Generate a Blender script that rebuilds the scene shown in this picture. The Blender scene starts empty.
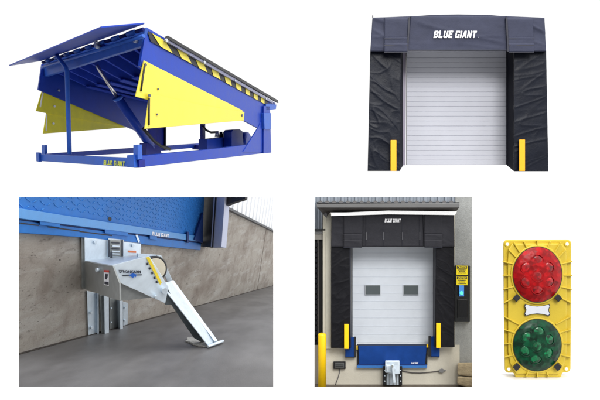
import bpy, bmesh, math, random
import numpy as np
from mathutils import Vector, noise
random.seed(7)
scene = bpy.context.scene
col = scene.collection
D = 5.0          # the camera stands 5 units in front of the display board (board at y = 0)

# ------------------------------------------------------------------ helpers
def lin(c):
    out = []
    for v in c:
        v /= 255.0
        out.append(v/12.92 if v <= .04045 else ((v+.055)/1.055)**2.4)
    return out
def mat(name, rgb, rough=.5, metal=0., var=.06, nscale=6., bump=0., bscale=40., k=1., spec=.5, coat=0.,
        emit=0., stretch=None, var2=0., n2=1.2, detail=4.):
    m = bpy.data.materials.new(name); m.use_nodes = True
    nt = m.node_tree; N = nt.nodes; L = nt.links
    b = N['Principled BSDF']
    base = [min(1, x*k) for x in lin(rgb)]
    b.inputs['Roughness'].default_value = rough
    b.inputs['Metallic'].default_value = metal
    b.inputs['Specular IOR Level'].default_value = spec
    b.inputs['Coat Weight'].default_value = coat
    b.inputs['Coat Roughness'].default_value = .08
    tc = N.new('ShaderNodeTexCoord'); mp = N.new('ShaderNodeMapping')
    L.new(tc.outputs['Object'], mp.inputs['Vector'])
    if stretch: mp.inputs['Scale'].default_value = stretch
    def nz(scale, det=detail):
        n = N.new('ShaderNodeTexNoise'); n.inputs['Scale'].default_value = scale
        n.inputs['Detail'].default_value = det; n.inputs['Roughness'].default_value = .6
        L.new(mp.outputs[0], n.inputs['Vector']); return n
    n1 = nz(nscale)
    mr = N.new('ShaderNodeMapRange'); mr.inputs['From Min'].default_value = .3; mr.inputs['From Max'].default_value = .7
    mr.inputs['To Min'].default_value = 1-var; mr.inputs['To Max'].default_value = 1+var
    L.new(n1.outputs['Fac'], mr.inputs['Value'])
    fac = mr.outputs[0]
    if var2:
        n2n = nz(n2, 3)
        m2 = N.new('ShaderNodeMapRange'); m2.inputs['From Min'].default_value = .35; m2.inputs['From Max'].default_value = .65
        m2.inputs['To Min'].default_value = 1-var2; m2.inputs['To Max'].default_value = 1+var2
        L.new(n2n.outputs['Fac'], m2.inputs['Value'])
        mm = N.new('ShaderNodeMath'); mm.operation = 'MULTIPLY'
        L.new(fac, mm.inputs[0]); L.new(m2.outputs[0], mm.inputs[1]); fac = mm.outputs[0]
    vm = N.new('ShaderNodeVectorMath'); vm.operation = 'SCALE'
    vm.inputs[0].default_value = base; L.new(fac, vm.inputs['Scale'])
    L.new(vm.outputs[0], b.inputs['Base Color'])
    rr = N.new('ShaderNodeMapRange'); rr.inputs['To Min'].default_value = max(0, rough-.08); rr.inputs['To Max'].default_value = min(1, rough+.1)
    L.new(n1.outputs['Fac'], rr.inputs['Value']); L.new(rr.outputs[0], b.inputs['Roughness'])
    if bump:
        nb = nz(bscale, 5); bp = N.new('ShaderNodeBump')
        bp.inputs['Strength'].default_value = bump; bp.inputs['Distance'].default_value = .02
        L.new(nb.outputs['Fac'], bp.inputs['Height']); L.new(bp.outputs[0], b.inputs['Normal'])
    if emit:
        b.inputs['Emission Color'].default_value = base+[1]; b.inputs['Emission Strength'].default_value = emit
    return m

class MB:
    def __init__(s): s.v = []; s.f = []; s.m = []; s.sm = []
    def add(s, vs, fs, mi=0, smooth=False):
        o = len(s.v); s.v += [tuple(v) for v in vs]
        for f in fs: s.f.append([i+o for i in f]); s.m.append(mi); s.sm.append(smooth)
        return s
    def prism(s, a, b, mi=0):
        "two matching polygons a and b joined by sides"
        n = len(a)
        s.add(list(a)+list(b), [list(range(n)), list(range(2*n-1, n-1, -1))]+[[i, (i+1) % n, n+(i+1) % n, n+i] for i in range(n)], mi)
        return s
    def ext(s, a, off, mi=0):
        return s.prism(a, [tuple(p[i]+off[i] for i in range(3)) for p in a], mi)
    def box(s, x0, x1, y0, y1, z0, z1, mi=0):
        return s.prism([(x0,y0,z0),(x1,y0,z0),(x1,y0,z1),(x0,y0,z1)], [(x0,y1,z0),(x1,y1,z0),(x1,y1,z1),(x0,y1,z1)], mi)
    def tube(s, pts, r, n=10, mi=0):
        pts = [Vector(p) for p in pts]; rings = []
        rs = r if isinstance(r, (list, tuple)) else [r]*len(pts)
        for i, p in enumerate(pts):
            t = (pts[min(i+1, len(pts)-1)]-pts[max(i-1, 0)]).normalized()
            u = t.cross(Vector((0,0,1)) if abs(t.z) < .9 else Vector((1,0,0))).normalized(); w = t.cross(u)
            rings.append([p+(u*math.cos(2*math.pi*k/n)+w*math.sin(2*math.pi*k/n))*rs[i] for k in range(n)])
        vs = [q for g in rings for q in g]; fs = []
        for i in range(len(rings)-1):
            for k in range(n): fs.append([i*n+k, i*n+(k+1) % n, (i+1)*n+(k+1) % n, (i+1)*n+k])
        s.add(vs, fs, mi, True); s.add(rings[0], [list(range(n))], mi); s.add(rings[-1], [list(range(n))], mi)
        return s
    def grid(s, fn, nu, nv, mi=0, smooth=True):
        vs = [fn(i/nu, j/nv) for j in range(nv+1) for i in range(nu+1)]
        fs = [[j*(nu+1)+i, j*(nu+1)+i+1, (j+1)*(nu+1)+i+1, (j+1)*(nu+1)+i] for j in range(nv) for i in range(nu)]
        return s.add(vs, fs, mi, smooth)
    def build(s, name, mats, parent=None, xf=None, bevel=0., root=None, recalc=True):
        mats = mats if isinstance(mats, (list, tuple)) else [mats]
        vs = [Vector(xf(v)) if xf else Vector(v) for v in s.v]
        if parent is not None: o0 = parent['_o'] if '_o' in parent else parent.location
        else:
            lo = [min(v[i] for v in vs) for i in range(3)]; hi = [max(v[i] for v in vs) for i in range(3)]
            o0 = ((lo[0]+hi[0])/2, (lo[1]+hi[1])/2, lo[2])
        o0 = Vector(o0)
        me = bpy.data.meshes.new(name); me.from_pydata([v-o0 for v in vs], [], s.f)
        for m in mats: me.materials.append(m)
        for p, mi, sm in zip(me.polygons, s.m, s.sm): p.material_index = mi; p.use_smooth = sm
        if recalc:
            bm = bmesh.new(); bm.from_mesh(me); bmesh.ops.remove_doubles(bm, verts=bm.verts, dist=1e-6)
            bmesh.ops.recalc_face_normals(bm, faces=bm.faces); bm.to_mesh(me); bm.free()
        ob = bpy.data.objects.new(name, me); col.objects.link(ob)
        if parent is None: ob.location = o0
        else:
            ob.parent = parent
            if parent.type == 'MESH': ob.location = (0,0,0)
        if bevel:
            bv = ob.modifiers.new('Bevel', 'BEVEL'); bv.width = bevel; bv.segments = 2; bv.limit_method = 'ANGLE'; bv.angle_limit = .6
        BASE[ob.name] = o0
        return ob
BASE = {}
def sub(parent):
    "base point of a mesh that is itself a parent"
    return BASE[parent.name]
def part(mb, name, mats, parent, xf=None, bevel=0., **k):
    if parent.type == 'MESH':
        parent['_o'] = tuple(BASE[parent.name])
        o = mb.build(name, mats, parent, xf, bevel, **k); del parent['_o']; return o
    return mb.build(name, mats, parent, xf, bevel, **k)
def thing(name, label, cat, loc, group=None):
    o = bpy.data.objects.new(name, None); o.empty_display_size = .1; col.objects.link(o); o.location = loc
    o['label'] = label; o['category'] = cat
    if group: o['group'] = group
    return o
def tag(o, label, cat, group=None, kind=None):
    if label: o['label'] = label
    if cat: o['category'] = cat
    if group: o['group'] = group
    if kind: o['kind'] = kind
    return o
def P(px, py, d=0.):
    s = (D+d)/D
    return ((px-300)/100*s, d, (200-py)/100*s)
def PP(pts, d): return [P(x, y, d) for x, y in pts]
def rect(x0, y0, x1, y1): return [(x0,y0),(x1,y0),(x1,y1),(x0,y1)]
def slab(mb, pts, d0, d1, mi=0):
    return mb.prism(PP(pts, d0), PP(pts, d1), mi)
def lerp(a, b, t): return tuple(a[i]*(1-t)+b[i]*t for i in range(len(a)))
def bil(q, u, v):   # q = TL, TR, BR, BL ; v from the top down
    return lerp(lerp(q[0], q[1], u), lerp(q[3], q[2], u), v)

def text2d(s, bold=.012, shear=.25, space=1.):
    cu = bpy.data.curves.new('t', 'FONT'); cu.body = s; cu.size = 1; cu.shear = shear; cu.offset = bold; cu.space_character = space
    cu.fill_mode = 'FRONT'; cu.resolution_u = 3
    ob = bpy.data.objects.new('t', cu); col.objects.link(ob)
    dg = bpy.context.evaluated_depsgraph_get(); me = bpy.data.meshes.new_from_object(ob.evaluated_get(dg))
    vs = [(v.co.x, v.co.y) for v in me.vertices]; fs = [list(p.vertices) for p in me.polygons]
    bpy.data.objects.remove(ob); bpy.data.meshes.remove(me)
    x0 = min(v[0] for v in vs); x1 = max(v[0] for v in vs); y0 = min(v[1] for v in vs); y1 = max(v[1] for v in vs)
    return [((x-x0)/(x1-x0), (y-y0)/(y1-y0)) for x, y in vs], fs
GL = {'B': [(0,0,.3,1),(.3,.8,.8,1),(.3,.4,.8,.58),(.3,0,.8,.2),(.68,.1,1,.46),(.68,.54,1,.92)],
      'L': [(0,0,.32,1),(.32,0,.95,.24)], 'U': [(0,.1,.32,1),(.68,.1,1,1),(.1,0,.9,.24)],
      'E': [(0,0,.32,1),(.32,.78,.95,1),(.32,.39,.85,.6),(.32,0,.95,.22)],
      'G': [(0,.1,.3,.9),(.1,.78,.95,1),(.1,0,.95,.22),(.7,.1,1,.5),(.5,.38,1,.52),(.7,.68,1,.9)],
      'I': [(0,0,.34,1)], 'N': [(0,0,.3,1),(.7,0,1,1),'N'], 'T': [(0,.78,1,1),(.34,0,.66,.8)], 'A': ['A',(.3,.2,.75,.38)]}
def block2d(text, shear=.28, gap=.16):
    vs, fs, x = [], [], 0.
    def poly(p):
        o = len(vs)
        for a, b in p: vs.append((x+a*.86+b*shear, b))
        fs.append(list(range(o, o+len(p))))
    for ch in text:
        if ch == ' ': x += .42; continue
        for r in GL[ch]:
            if r == 'N': poly([(.0,1),(.32,1),(1,0),(.68,0)])
            elif r == 'A': poly([(-.02,0),(.3,0),(.62,1),(.36,1)]); poly([(.72,0),(1.04,0),(.94,1),(.4,1)] if False else [(.7,0),(1.02,0),(.84,1),(.5,1)])
            else: poly([(r[0],r[1]),(r[2],r[1]),(r[2],r[3]),(r[0],r[3])])
        x += (.34 if ch == 'I' else 1.)*.86+gap
    x0 = min(v[0] for v in vs); x1 = max(v[0] for v in vs)
    return [((a-x0)/(x1-x0), b) for a, b in vs], fs
def blockletters(quad, m, parent, xf=None, away=(0,-.0006,0), shear=.28):
    vs, fs = block2d('BLUE GIANT', shear); mb = MB()
    for i, f in enumerate(fs):       # strokes laid a hair apart so that crossings never share a plane
        mb.add([tuple(a+b*(i % 7) for a, b in zip(bil(quad, vs[k][0], 1-vs[k][1]), away)) for k in f], [list(range(len(f)))])
    return part(mb, 'lettering', m, parent, xf, recalc=False)
def lettering(s, quad, m, parent, xf=None, name='lettering', **k):
    vs, fs = text2d(s, **k)
    mb = MB(); mb.add([bil(quad, u, 1-v) for u, v in vs], fs)
    return part(mb, name, m, parent, xf, recalc=False)

# source viewpoints: a model described in metres is set up so that it is seen from its own viewpoint
def rv(v):
    v = np.array(v, float); th = np.linalg.norm(v); k = v/th
    K = np.array([[0,-k[2],k[1]],[k[2],0,-k[0]],[-k[1],k[0],0]])
    return np.eye(3)+math.sin(th)*K+(1-math.cos(th))*K@K
class View:
    def __init__(s, p, scale): s.R = rv(p[:3]); s.t = np.array(p[3:6]); s.f, s.cx, s.cy = p[6:9]; s.s = scale; s.c = -s.R.T@s.t
    def T(s, v):
        q = s.R@np.array(v, float)+s.t
        return (s.s*(s.f*q[0]+(s.cx-300)*q[1])/500, s.s*q[1]-D, s.s*(s.f*q[2]+(200-s.cy)*q[1])/500)
    def ray(s, x, y): return s.R.T@np.array([(x-s.cx)/s.f, 1, -(y-s.cy)/s.f])
    def U(s, x, y, ax, val):
        d = s.ray(x, y); i = 'xyz'.index(ax); return tuple(s.c+(val-s.c[i])/d[i]*d)
    def UQ(s, x, y, p0, n):
        d = s.ray(x, y); n = np.array(n, float); return tuple(s.c+((np.array(p0)-s.c)@n)/(d@n)*d)

# ------------------------------------------------------------------ materials
WHITE = mat('white_board', (250,250,250), .8, var=.0, k=1.)
M = {}
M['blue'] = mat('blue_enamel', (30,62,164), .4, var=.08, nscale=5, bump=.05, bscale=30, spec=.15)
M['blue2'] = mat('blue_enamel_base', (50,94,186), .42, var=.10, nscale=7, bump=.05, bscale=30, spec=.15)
M['blue_dk'] = mat('blue_enamel_shaded', (22,34,128), .5, var=.15, nscale=5, spec=.15)  # enamel blue with the shade of under-deck and rear parts put into the colour
M['joist'] = mat('matt_blue_underside', (30,62,176), .8, var=.12, spec=.15)
M['yellow'] = mat('yellow_guard_paint', (224,208,66), .5, var=.03, nscale=3)
M['yellow_shade'] = mat('yellow_guard_shaded', (236,224,30), .5, var=.08, nscale=4)  # guard yellow again, tone of the deck's shade put into the colour
M['black'] = mat('black_rubber', (20,20,24), .55, var=.2, nscale=12)
M['dkbolt'] = mat('dark_steel_bolt', (70,74,90), .5)
M['chrome'] = mat('polished_rod', (225,222,220), .15, metal=.9, var=.03)
M['angle'] = mat('grey_steel_angle', (120,122,150), .4, metal=.3)
M['decal'] = mat('yellow_decal', (214,222,40), .5, var=.02)
M['gapblue'] = mat('hinge_shadow_blue', (20,28,92), .7, spec=.1)
M['void'] = mat('dark_gap', (12,14,40), .8)
M['slotw'] = mat('bare_white_slot', (245,245,235), .6, var=.02)
M['bolt'] = mat('zinc_bolt', (190,195,205), .35, metal=.5)

# ================================================================== BOARD
# white page board with two rectangular cut-outs; its top edge ends below the upper products
xs = [-9.0, P(18.6,0)[0], P(273.3,0)[0], P(314.4,0)[0], P(472.3,0)[0], P(490,0)[0]]
zt, zo, zb, zz = P(0,182)[2], P(0,197)[2], P(0,387.3)[2], -3.2
mb = MB()
def bd(x0, x1, z0, z1): mb.box(x0, x1, 0, .006, z0, z1)
bd(xs[0], xs[5], zo, zt); bd(xs[0], xs[5], zz, zb)
bd(xs[0], xs[1], zb, zo); bd(xs[2], xs[3], zb, zo); bd(xs[4], xs[5], zb, zo)
o = mb.build('backdrop', WHITE); tag(o, 'white backing page with two rectangular cut-outs', None, kind='structure'); del o['label']
mb = MB(); mb.box(xs[5], 9, .0, .3, -1.95, -1.848); mb.box(xs[5], 9, .0, .006, -3.2, -1.95)
o = mb.build('floor', mat('off_white_ledge', (236,236,238), .7, var=0.), bevel=.0); o['kind'] = 'structure'

# ================================================================== 1  DOCK LEVELER
V1 = View([0.0736,0.0238,-0.5566,-2.2969,2.987,-0.015,243.4534,226.4069,156.9587], 3.15)
W = 1.83
def X1(q, x): return [V1.U(a, b, 'x', x) for a, b in q]
def Y1(q, y): return [V1.U(a, b, 'y', y) for a, b in q]
T1 = V1.T
lev = thing('dock_leveler', 'whole blue dock leveler with yellow side guards and hazard striped edge on white', 'dock leveler', T1((W/2, 1.5, 0)))
def p1(mb, name, m, parent=lev, bevel=.006, **k): return part(mb, name, m, parent, T1, bevel, **k)
def deckz(y): return 1.165+(y-.1)*(.905-1.165)/3.0
# deck plate and joists
mb = MB(); mb.prism([(0,.1,deckz(.1)),(W,.1,deckz(.1)),(W,3.12,deckz(3.12)),(0,3.12,deckz(3.12))], [(0,.1,deckz(.1)-.02),(W,.1,deckz(.1)-.02),(W,3.12,deckz(3.12)-.02),(0,3.12,deckz(3.12)-.02)])
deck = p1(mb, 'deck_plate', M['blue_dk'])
for i in range(7):
    x = .2+i*.24
    mb = MB()
    a = [(x,.14,deckz(.14)-.022),(x,3.05,deckz(3.05)-.022),(x,3.05,deckz(3.05)-.14),(x,.5,deckz(.5)-.20),(x,.14,deckz(.14)-.13)]
    mb.ext(a, (.03,0,0))
    a = [(x-.03,.5,deckz(.5)-.20),(x+.08,.5,deckz(.5)-.20),(x+.08,3.05,deckz(3.05)-.14),(x-.03,3.05,deckz(3.05)-.14)]
    mb.ext(a, (0,0,-.012))
    p1(mb, 'joist', M['joist'], bevel=0)
for y in (1.15, 2.2):
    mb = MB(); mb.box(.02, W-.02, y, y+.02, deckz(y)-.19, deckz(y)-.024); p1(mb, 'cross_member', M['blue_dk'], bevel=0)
# header beam
mb = MB(); a = Y1([(42,63.5),(145.5,27.5),(141.5,46),(43,77)], .1); mb.ext(a, (0,.03,0)); p1(mb, 'header_beam', M['blue2'])
# lip
mb = MB(); a = [V1.U(9,66,'y',-.26), V1.U(101,28,'y',-.26), V1.U(144.5,24,'y',.07), V1.U(41.5,61,'y',.07)]
mb.ext(a, (0,0,.012)); lip = p1(mb, 'lip_plate', M['blue'], bevel=.004)
# hinge knuckles
hl = Vector(V1.U(42.5,62.6,'y',.07)); hr = Vector(V1.U(144,29,'y',.07))
n = 17
for k in range(n):
    a = hl.lerp(hr, (k+.06)/n); b = hl.lerp(hr, (k+.94)/n)
    mb = MB(); mb.tube([a, b], .021 if k % 2 else .015, 10)
    p1(mb, 'hinge_knuckle', M['blue2'] if k % 2 else M['gapblue'], bevel=0)
mb = MB(); mb.tube([hl+Vector((0,-.004,-.055)), hr+Vector((0,-.004,-.055))], .016, 8); p1(mb, 'hinge_pin', M['blue2'], bevel=0)
for (px, py) in ((98,38),(98.5,43.5),(99,47)):
    c = Vector(V1.U(px,py,'y',.05)); mb = MB(); mb.tube([c, c+Vector((0,-.035,0))], .02, 8); p1(mb, 'bolt', M['bolt'], bevel=0)
mb = MB(); a = Y1([(99,41),(104,40),(103,49),(98,50)], .06); mb.ext(a, (0,.03,0)); p1(mb, 'lip_lug', M['blue_dk'], bevel=0)
c = Vector(V1.U(137,41.5,'y',.1)); mb = MB(); mb.tube([c, c+Vector((0,-.03,0))], .018, 8); p1(mb, 'bolt', M['bolt'], bevel=0)
# side beams
mb = MB(); mb.ext(X1([(146.5,27),(275.5,103),(275.5,106),(268,109),(258.5,128.3),(140,66)], W), (-.03,0,0)); right = p1(mb, 'side_beam', M['blue'])
mb = MB(); mb.ext(X1([(42,64),(38.3,89.6),(140,132.5),(172,118),(150,95)], 0), (-.03,0,0)); p1(mb, 'side_beam', M['blue'])
# hazard tape: black strip with nine slanted yellow fields
TL, TR, BR, BL = [Vector(p) for p in X1([(147.2,31),(268.5,100),(266.5,105.3),(150.5,41.5)], W+.004)]
mb = MB(); mb.ext([tuple(TL),tuple(TR),tuple(BR),tuple(BL)], (.004,0,0), 0)
ya = [.018+.107*k for k in range(9)]
for k, u in enumerate(ya):
    q = [bil((TL,TR,BR,BL), u, .0), bil((TL,TR,BR,BL), u+.054, .0), bil((TL,TR,BR,BL), u+.082, 1.), bil((TL,TR,BR,BL), u+.024, 1.)]
    q = [(p[0]+.006, p[1], p[2]) for p in q]; mb.ext(q, (.003,0,0), 1)
p1(mb, 'hazard_stripe', [M['black'], M['yellow']], bevel=0)
mb = MB(); mb.ext(X1([(165,38),(272,101.3),(272,103.6),(163.5,41)], W+.02), (.02,0,0)); ang = p1(mb, 'steel_angle', M['angle'], bevel=0)
mb = MB(); mb.ext(X1([(165.5,36.2),(276.5,100.3),(277,103),(164.5,38.8)], W+.022), (.03,0,0)); p1(mb, 'rubber_seal', M['black'], bevel=0)
for q in ((166,40.5),(204,62.3),(235,80.7),(266,99)):
    c = Vector(V1.U(*q,'x',W+.04)); mb = MB(); mb.tube([c, c+Vector((.012,0,0))], .016, 8); p1(mb, 'bolt', M['bolt'], bevel=0)
mb = MB(); mb.ext(X1([(266,104),(276.5,104.5),(276,109),(266,110.5)], W+.03), (-.06,0,0)); p1(mb, 'end_bracket', M['blue2'])
# yellow toe guards, near side
def guard(poly, x, th, m, slot, dots, sm):
    mb = MB(); mb.ext(X1(poly, x), (th,0,0)); g = p1(mb, 'toe_guard', m, bevel=.003)
    e = x+th+(.003 if th > 0 else 0)
    if th < 0: e = x+.003
    q = [V1.U(a, b, 'x', e) for a, b in slot]
    mb = MB(); mb.tube(q, .008, 6); part(mb, 'slot', sm, g, T1)
    for (a, b, r) in dots:
        c = Vector(V1.U(a, b, 'x', e)); mb = MB(); mb.tube([c, c+Vector((.006,0,0))], r, 10); part(mb, 'bolt', M['dkbolt'] if th > 0 else M['slotw'], g, T1)
    return g
guard([(143.2,60.6),(241.5,110.2),(243,121),(148,100),(134.8,96.6)], W+.012, .012, M['yellow'], [(144.6,66),(142.8,78),(141,91)], [(158,89,.008),(145.4,64.6,.012)], M['black'])
guard([(149,93.6),(200,105),(243.7,112),(243,120.4),(144,128.8)], W+.03, .012, M['yellow'], [(149.2,98),(149,112),(149,125)], [(157,114.3,.008),(149.2,95.4,.014),(242,115.3,.018)], M['black'])
guard([(43,87),(140,129.5),(127,127),(80,119),(46,113),(36,111)], -.035, -.012, M['yellow_shade'], [(43.3,91.5),(41.6,99),(40.2,107)], [(54.6,106.3,.014),(50.5,92.5,.022)], M['slotw'])
guard([(46.5,111.4),(120,125.5),(127.5,127.2),(100,129.6),(43,133.6)], -.05, -.012, M['yellow_shade'], [(46.6,114),(46.4,122),(46.2,131)], [(53.5,123.5,.014),(47.8,110.5,.022)], M['slotw'])
c = Vector(V1.U(59,90.5,'x',.003)); mb = MB(); mb.tube([c, c+Vector((.006,0,0))], .014, 8); p1(mb, 'bolt', M['bolt'], bevel=0)
# base frame
mb = MB(); mb.ext(Y1([(38,154.3),(128,158),(134,160),(134,167.4),(38,161)], 0), (0,.05,0)); fb = p1(mb, 'base_front_beam', M['blue2'])
q = Y1([(103.5,160.2),(125,161.4),(125,166.2),(103.5,164.6)], -.004)
blockletters(q, M['decal'], fb, T1, shear=.1)
mb = MB(); mb.ext(Y1([(36,152.4),(38.6,152.8),(39,162),(36.3,161.4)], -.02), (0,.03,0)); p1(mb, 'end_plate', M['blue2'])
mb = MB(); mb.ext(Y1([(41.6,145),(44.6,145.1),(44.6,155),(41.6,155)], .08), (0,.03,0)); p1(mb, 'upright', M['blue2'])
mb = MB(); mb.ext(Y1([(127,155.2),(133.6,154.6),(134.6,167.8),(126.5,167)], -.02), (0,.07,0)); p1(mb, 'corner_plate', M['blue2'])
mb = MB(); mb.ext(Y1([(133.2,145),(137.6,144.6),(138,159.7),(133.2,160)], .0), (0,.045,0)); p1(mb, 'upright', M['blue2'])
mb = MB(); mb.ext(Y1([(135,160),(139.2,160),(139.2,167.8),(134,167.9)], .01), (0,.06,0)); p1(mb, 'corner_socket', M['blue_dk'])
mb = MB(); mb.ext(X1([(141.5,156),(180,152.2),(215,148.8),(262,143),(268,152.7),(141.5,167.2)], W), (-.07,0,0)); p1(mb, 'base_side_beam', M['blue'])
mb = MB(); mb.ext(X1([(46,153.6),(137,147.4),(200,143.2),(200,147),(140,152.6),(46,157.5)], .02), (.05,0,0)); p1(mb, 'base_side_beam', M['blue'])
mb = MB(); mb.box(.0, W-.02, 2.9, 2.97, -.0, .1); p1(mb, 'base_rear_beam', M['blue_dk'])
# rear posts and gusset
mb = MB(); mb.ext(X1([(263.8,106),(270,106),(271.3,152.7),(263.6,153.4)], W+.03), (-.12,0,0)); p1(mb, 'rear_post', M['blue'])
mb = MB(); mb.ext(X1([(264,113),(271,113),(271.2,129),(264.6,129)], W+.05), (-.1,0,0)); p1(mb, 'hinge_sleeve', M['blue2'])
mb = MB(); mb.ext(X1([(258.6,127),(265,110),(265.5,152),(243,152)], W+.008), (-.02,0,0)); p1(mb, 'gusset', M['blue'])
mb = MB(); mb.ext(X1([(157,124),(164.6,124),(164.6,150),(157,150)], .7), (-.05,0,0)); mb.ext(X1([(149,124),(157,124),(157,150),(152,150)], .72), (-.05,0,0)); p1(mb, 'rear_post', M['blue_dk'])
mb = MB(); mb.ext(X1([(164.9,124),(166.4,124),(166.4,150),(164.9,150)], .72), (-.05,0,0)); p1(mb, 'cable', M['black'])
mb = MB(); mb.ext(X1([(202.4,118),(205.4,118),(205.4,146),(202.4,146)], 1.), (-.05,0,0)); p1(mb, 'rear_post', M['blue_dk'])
# cylinder, strut
c0 = Vector(V1.U(96.5,65,'x',1.)); c1 = Vector(V1.U(117,97,'x',1.)); c2 = Vector(V1.U(152,148,'x',1.))
mb = MB(); mb.tube([c1, c2], .052, 14); cyl = p1(mb, 'hydraulic_cylinder', M['blue'], bevel=0)
mb = MB(); mb.tube([c0, c1+(c2-c1)*.02], .02, 12); part(mb, 'piston_rod', M['chrome'], cyl, T1)
mb = MB(); mb.tube([c1, c1+(c2-c1)*.04], .055, 14); part(mb, 'gland', M['blue2'], cyl, T1)
mb = MB(); mb.ext(X1([(147,143),(160,147),(162,155),(146,156)], 1.05), (-.14,0,0)); p1(mb, 'cylinder_foot', M['blue_dk'])
mb = MB(); mb.tube([V1.U(*q,'y',.0) for q in ((56.5,54.5),(61,61),(66,67.5),(67,72),(68.2,112),(69.6,154))], .021, 12); p1(mb, 'support_strut', M['blue2'], bevel=0)
# hoses
mb = MB(); mb.tube([V1.U(*q,'x',1.15) for q in ((143,128),(148,134),(154,141),(161,146),(170,149))], .02, 8); p1(mb, 'hose', M['black'], bevel=0)
mb = MB(); mb.tube([V1.U(*q,'x',1.15) for q in ((203,126),(206,130),(211,132.4),(218,132))], .018, 8); p1(mb, 'hose', M['black'], bevel=0)
# power unit
mb = MB(); mb.ext(X1([(207,139.2),(211,139),(237,135.5),(237,150),(211,151),(207,151)], 1.34), (-.16,0,0)); pu = p1(mb, 'pump_tank', M['blue'])
mb = MB(); a = V1.U(247,141,'x',1.42)
mb.tube([(1.22,a[1],a[2]),(1.3,a[1],a[2]),(1.42,a[1],a[2]),(1.46,a[1],a[2])], [.14,.175,.175,.12], 26); mo = p1(mb, 'motor', M['blue'], bevel=0)
mb = MB(); mb.ext(X1([(231.5,131.5),(233,129.8),(240,129.2),(242.6,131),(244,149),(231.5,149.6)], 1.5), (-.16,0,0)); part(mb, 'motor_flange', M['blue'], mo, T1, .02)
for i, (px, m) in enumerate(((217,'bolt'),(221,'black'),(224.5,'decal'),(227.5,'bolt'))):
    a = V1.U(px,137,'x',1.25); mb = MB(); mb.tube([a,(a[0],a[1],a[2]+.09)], [.04,.025], 8); part(mb, 'valve', M[m], pu, T1)

# ================================================================== fabric helper (front faces toward the camera)
def wrinkle(seed, amp, diag=1.0, s=1.):
    def f(u, v, w, h):
        x, y = u*w, v*h
        a = noise.noise(Vector(((x*diag+y)*1.6*s+seed, (y-x*diag)*5.5*s, seed)))
        c = noise.noise(Vector(((x*diag+y)*3.1*s+seed+9, (y-x*diag*.6)*7*s, seed+3)))
        b = noise.noise(Vector((x*11*s+seed, y*9*s, seed+5)))
        ra = max(0, 1-abs(a)*5)**2; rc = max(0, 1-abs(c)*6)**2
        return amp*(a*1.2+.75*ra+.5*rc+.22*b)
    return f
def cloth(mb, front, back, d0, d1, nu, nv, disp, w, h, mi=0):
    "front/back pixel corner lists TL,TR,BR,BL; the front is a wrinkled sheet at depth d0, closed back to d1"
    F = [P(x, y, d0) for x, y in front]; B = [P(x, y, d1) for x, y in back]
    def fn(u, v):
        p = bil(F, u, v); e = min(1, 8*min(u, 1-u), 8*min(v, 1-v)) if True else 1
        return (p[0], p[1]-disp(u, v, w, h)*(.25+.75*e), p[2])
    mb.grid(fn, nu, nv, mi)
    top = [fn(i/nu, 0) for i in range(nu+1)]; bot = [fn(i/nu, 1) for i in range(nu+1)]
    lef = [fn(0, j/nv) for j in range(nv+1)]; rig = [fn(1, j/nv) for j in range(nv+1)]
    def side(e, b0, b1):
        n = len(e)-1; vs = list(e)+[lerp(b0, b1, i/n) for i in range(n+1)]
        mb.add(vs, [[i, i+1, n+2+i, n+1+i] for i in range(n)], mi)
    side(top, B[0], B[1]); side(bot, B[3], B[2]); side(lef, B[0], B[3]); side(rig, B[1], B[2])
    mb.add(B, [[0,1,2,3]], mi)
    return mb

# ================================================================== 2  DOCK SHELTER ON WHITE
M['vinyl_h'] = mat('slate_vinyl_header', (58,61,78), .55, var=.08, nscale=9, bump=.15, bscale=30, var2=.06, n2=3, spec=.1)
M['vinyl_p'] = mat('navy_black_vinyl', (11,16,29), .42, var=.14, nscale=9, bump=.15, bscale=30, spec=.2)
M['vinyl_in'] = mat('black_inner_vinyl', (13,15,26), .7, var=.1, spec=.1)
M['reflect'] = mat('yellow_guide_plastic', (240,176,6), .45, var=.03)
M['letter'] = mat('white_print', (245,245,248), .6, var=.02)
M['seam'] = mat('dark_seam', (24,26,42), .6)
M['doorpanel'] = mat('white_door_panel', (186,188,198), .6, var=.035, nscale=3, var2=.03)
M['jamb'] = mat('grey_violet_jamb', (140,134,150), .5, var=.05)
o2 = .6
sh = thing('dock_shelter', 'dark blue black padded dock shelter with two yellow strips, standing alone on plain white', 'dock shelter', P(458,171,o2+.2))
def p2(mb, name, m, parent=sh, bevel=0., **k): return part(mb, name, m, parent, None, bevel, **k)
# header centre curtain
mb = MB(); cloth(mb, [(410.5,16),(505.5,15.8),(508.5,51),(407,50.6)], [(411,16.6),(505,16.6),(508,49.6),(408,49.6)], o2-.06, o2+.2, 60, 26, wrinkle(3,.010,.2), .95,.35)
# slight rise of the top edge in the middle
hc = p2(mb, 'header_curtain', M['vinyl_h'])
mb = MB(); slab(mb, [(410.5,16.4),(430,14.9),(458,14.3),(490,14.9),(505.5,16.2)], o2-.03, o2+.15); p2(mb, 'header_curtain_top', M['vinyl_h'])
blockletters(PP([(433.4,30.8),(477,30.8),(477,37.9),(433.4,37.9)], o2-.074), M['letter'], hc)
mb = MB(); cx = P(478.2,37.3,o2-.076); mb.tube([cx,(cx[0],cx[1]-.002,cx[2])], .0035, 8); part(mb, 'full_stop', M['letter'], hc)
for (a, b) in ((424,424.5),(437,437),(480,479),(492,493)):
    mb = MB(); slab(mb, [(a,17),(a+.4,17),(b+.4,49.6),(b,49.6)], o2-.073, o2-.05); part(mb, 'fold_line', M['vinyl_in'], hc) if a in (999,) else None
mb = MB(); slab(mb, rect(408,49.6,508,50.5), o2-.076, o2-.06); part(mb, 'hem', M['seam'], hc)
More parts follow.
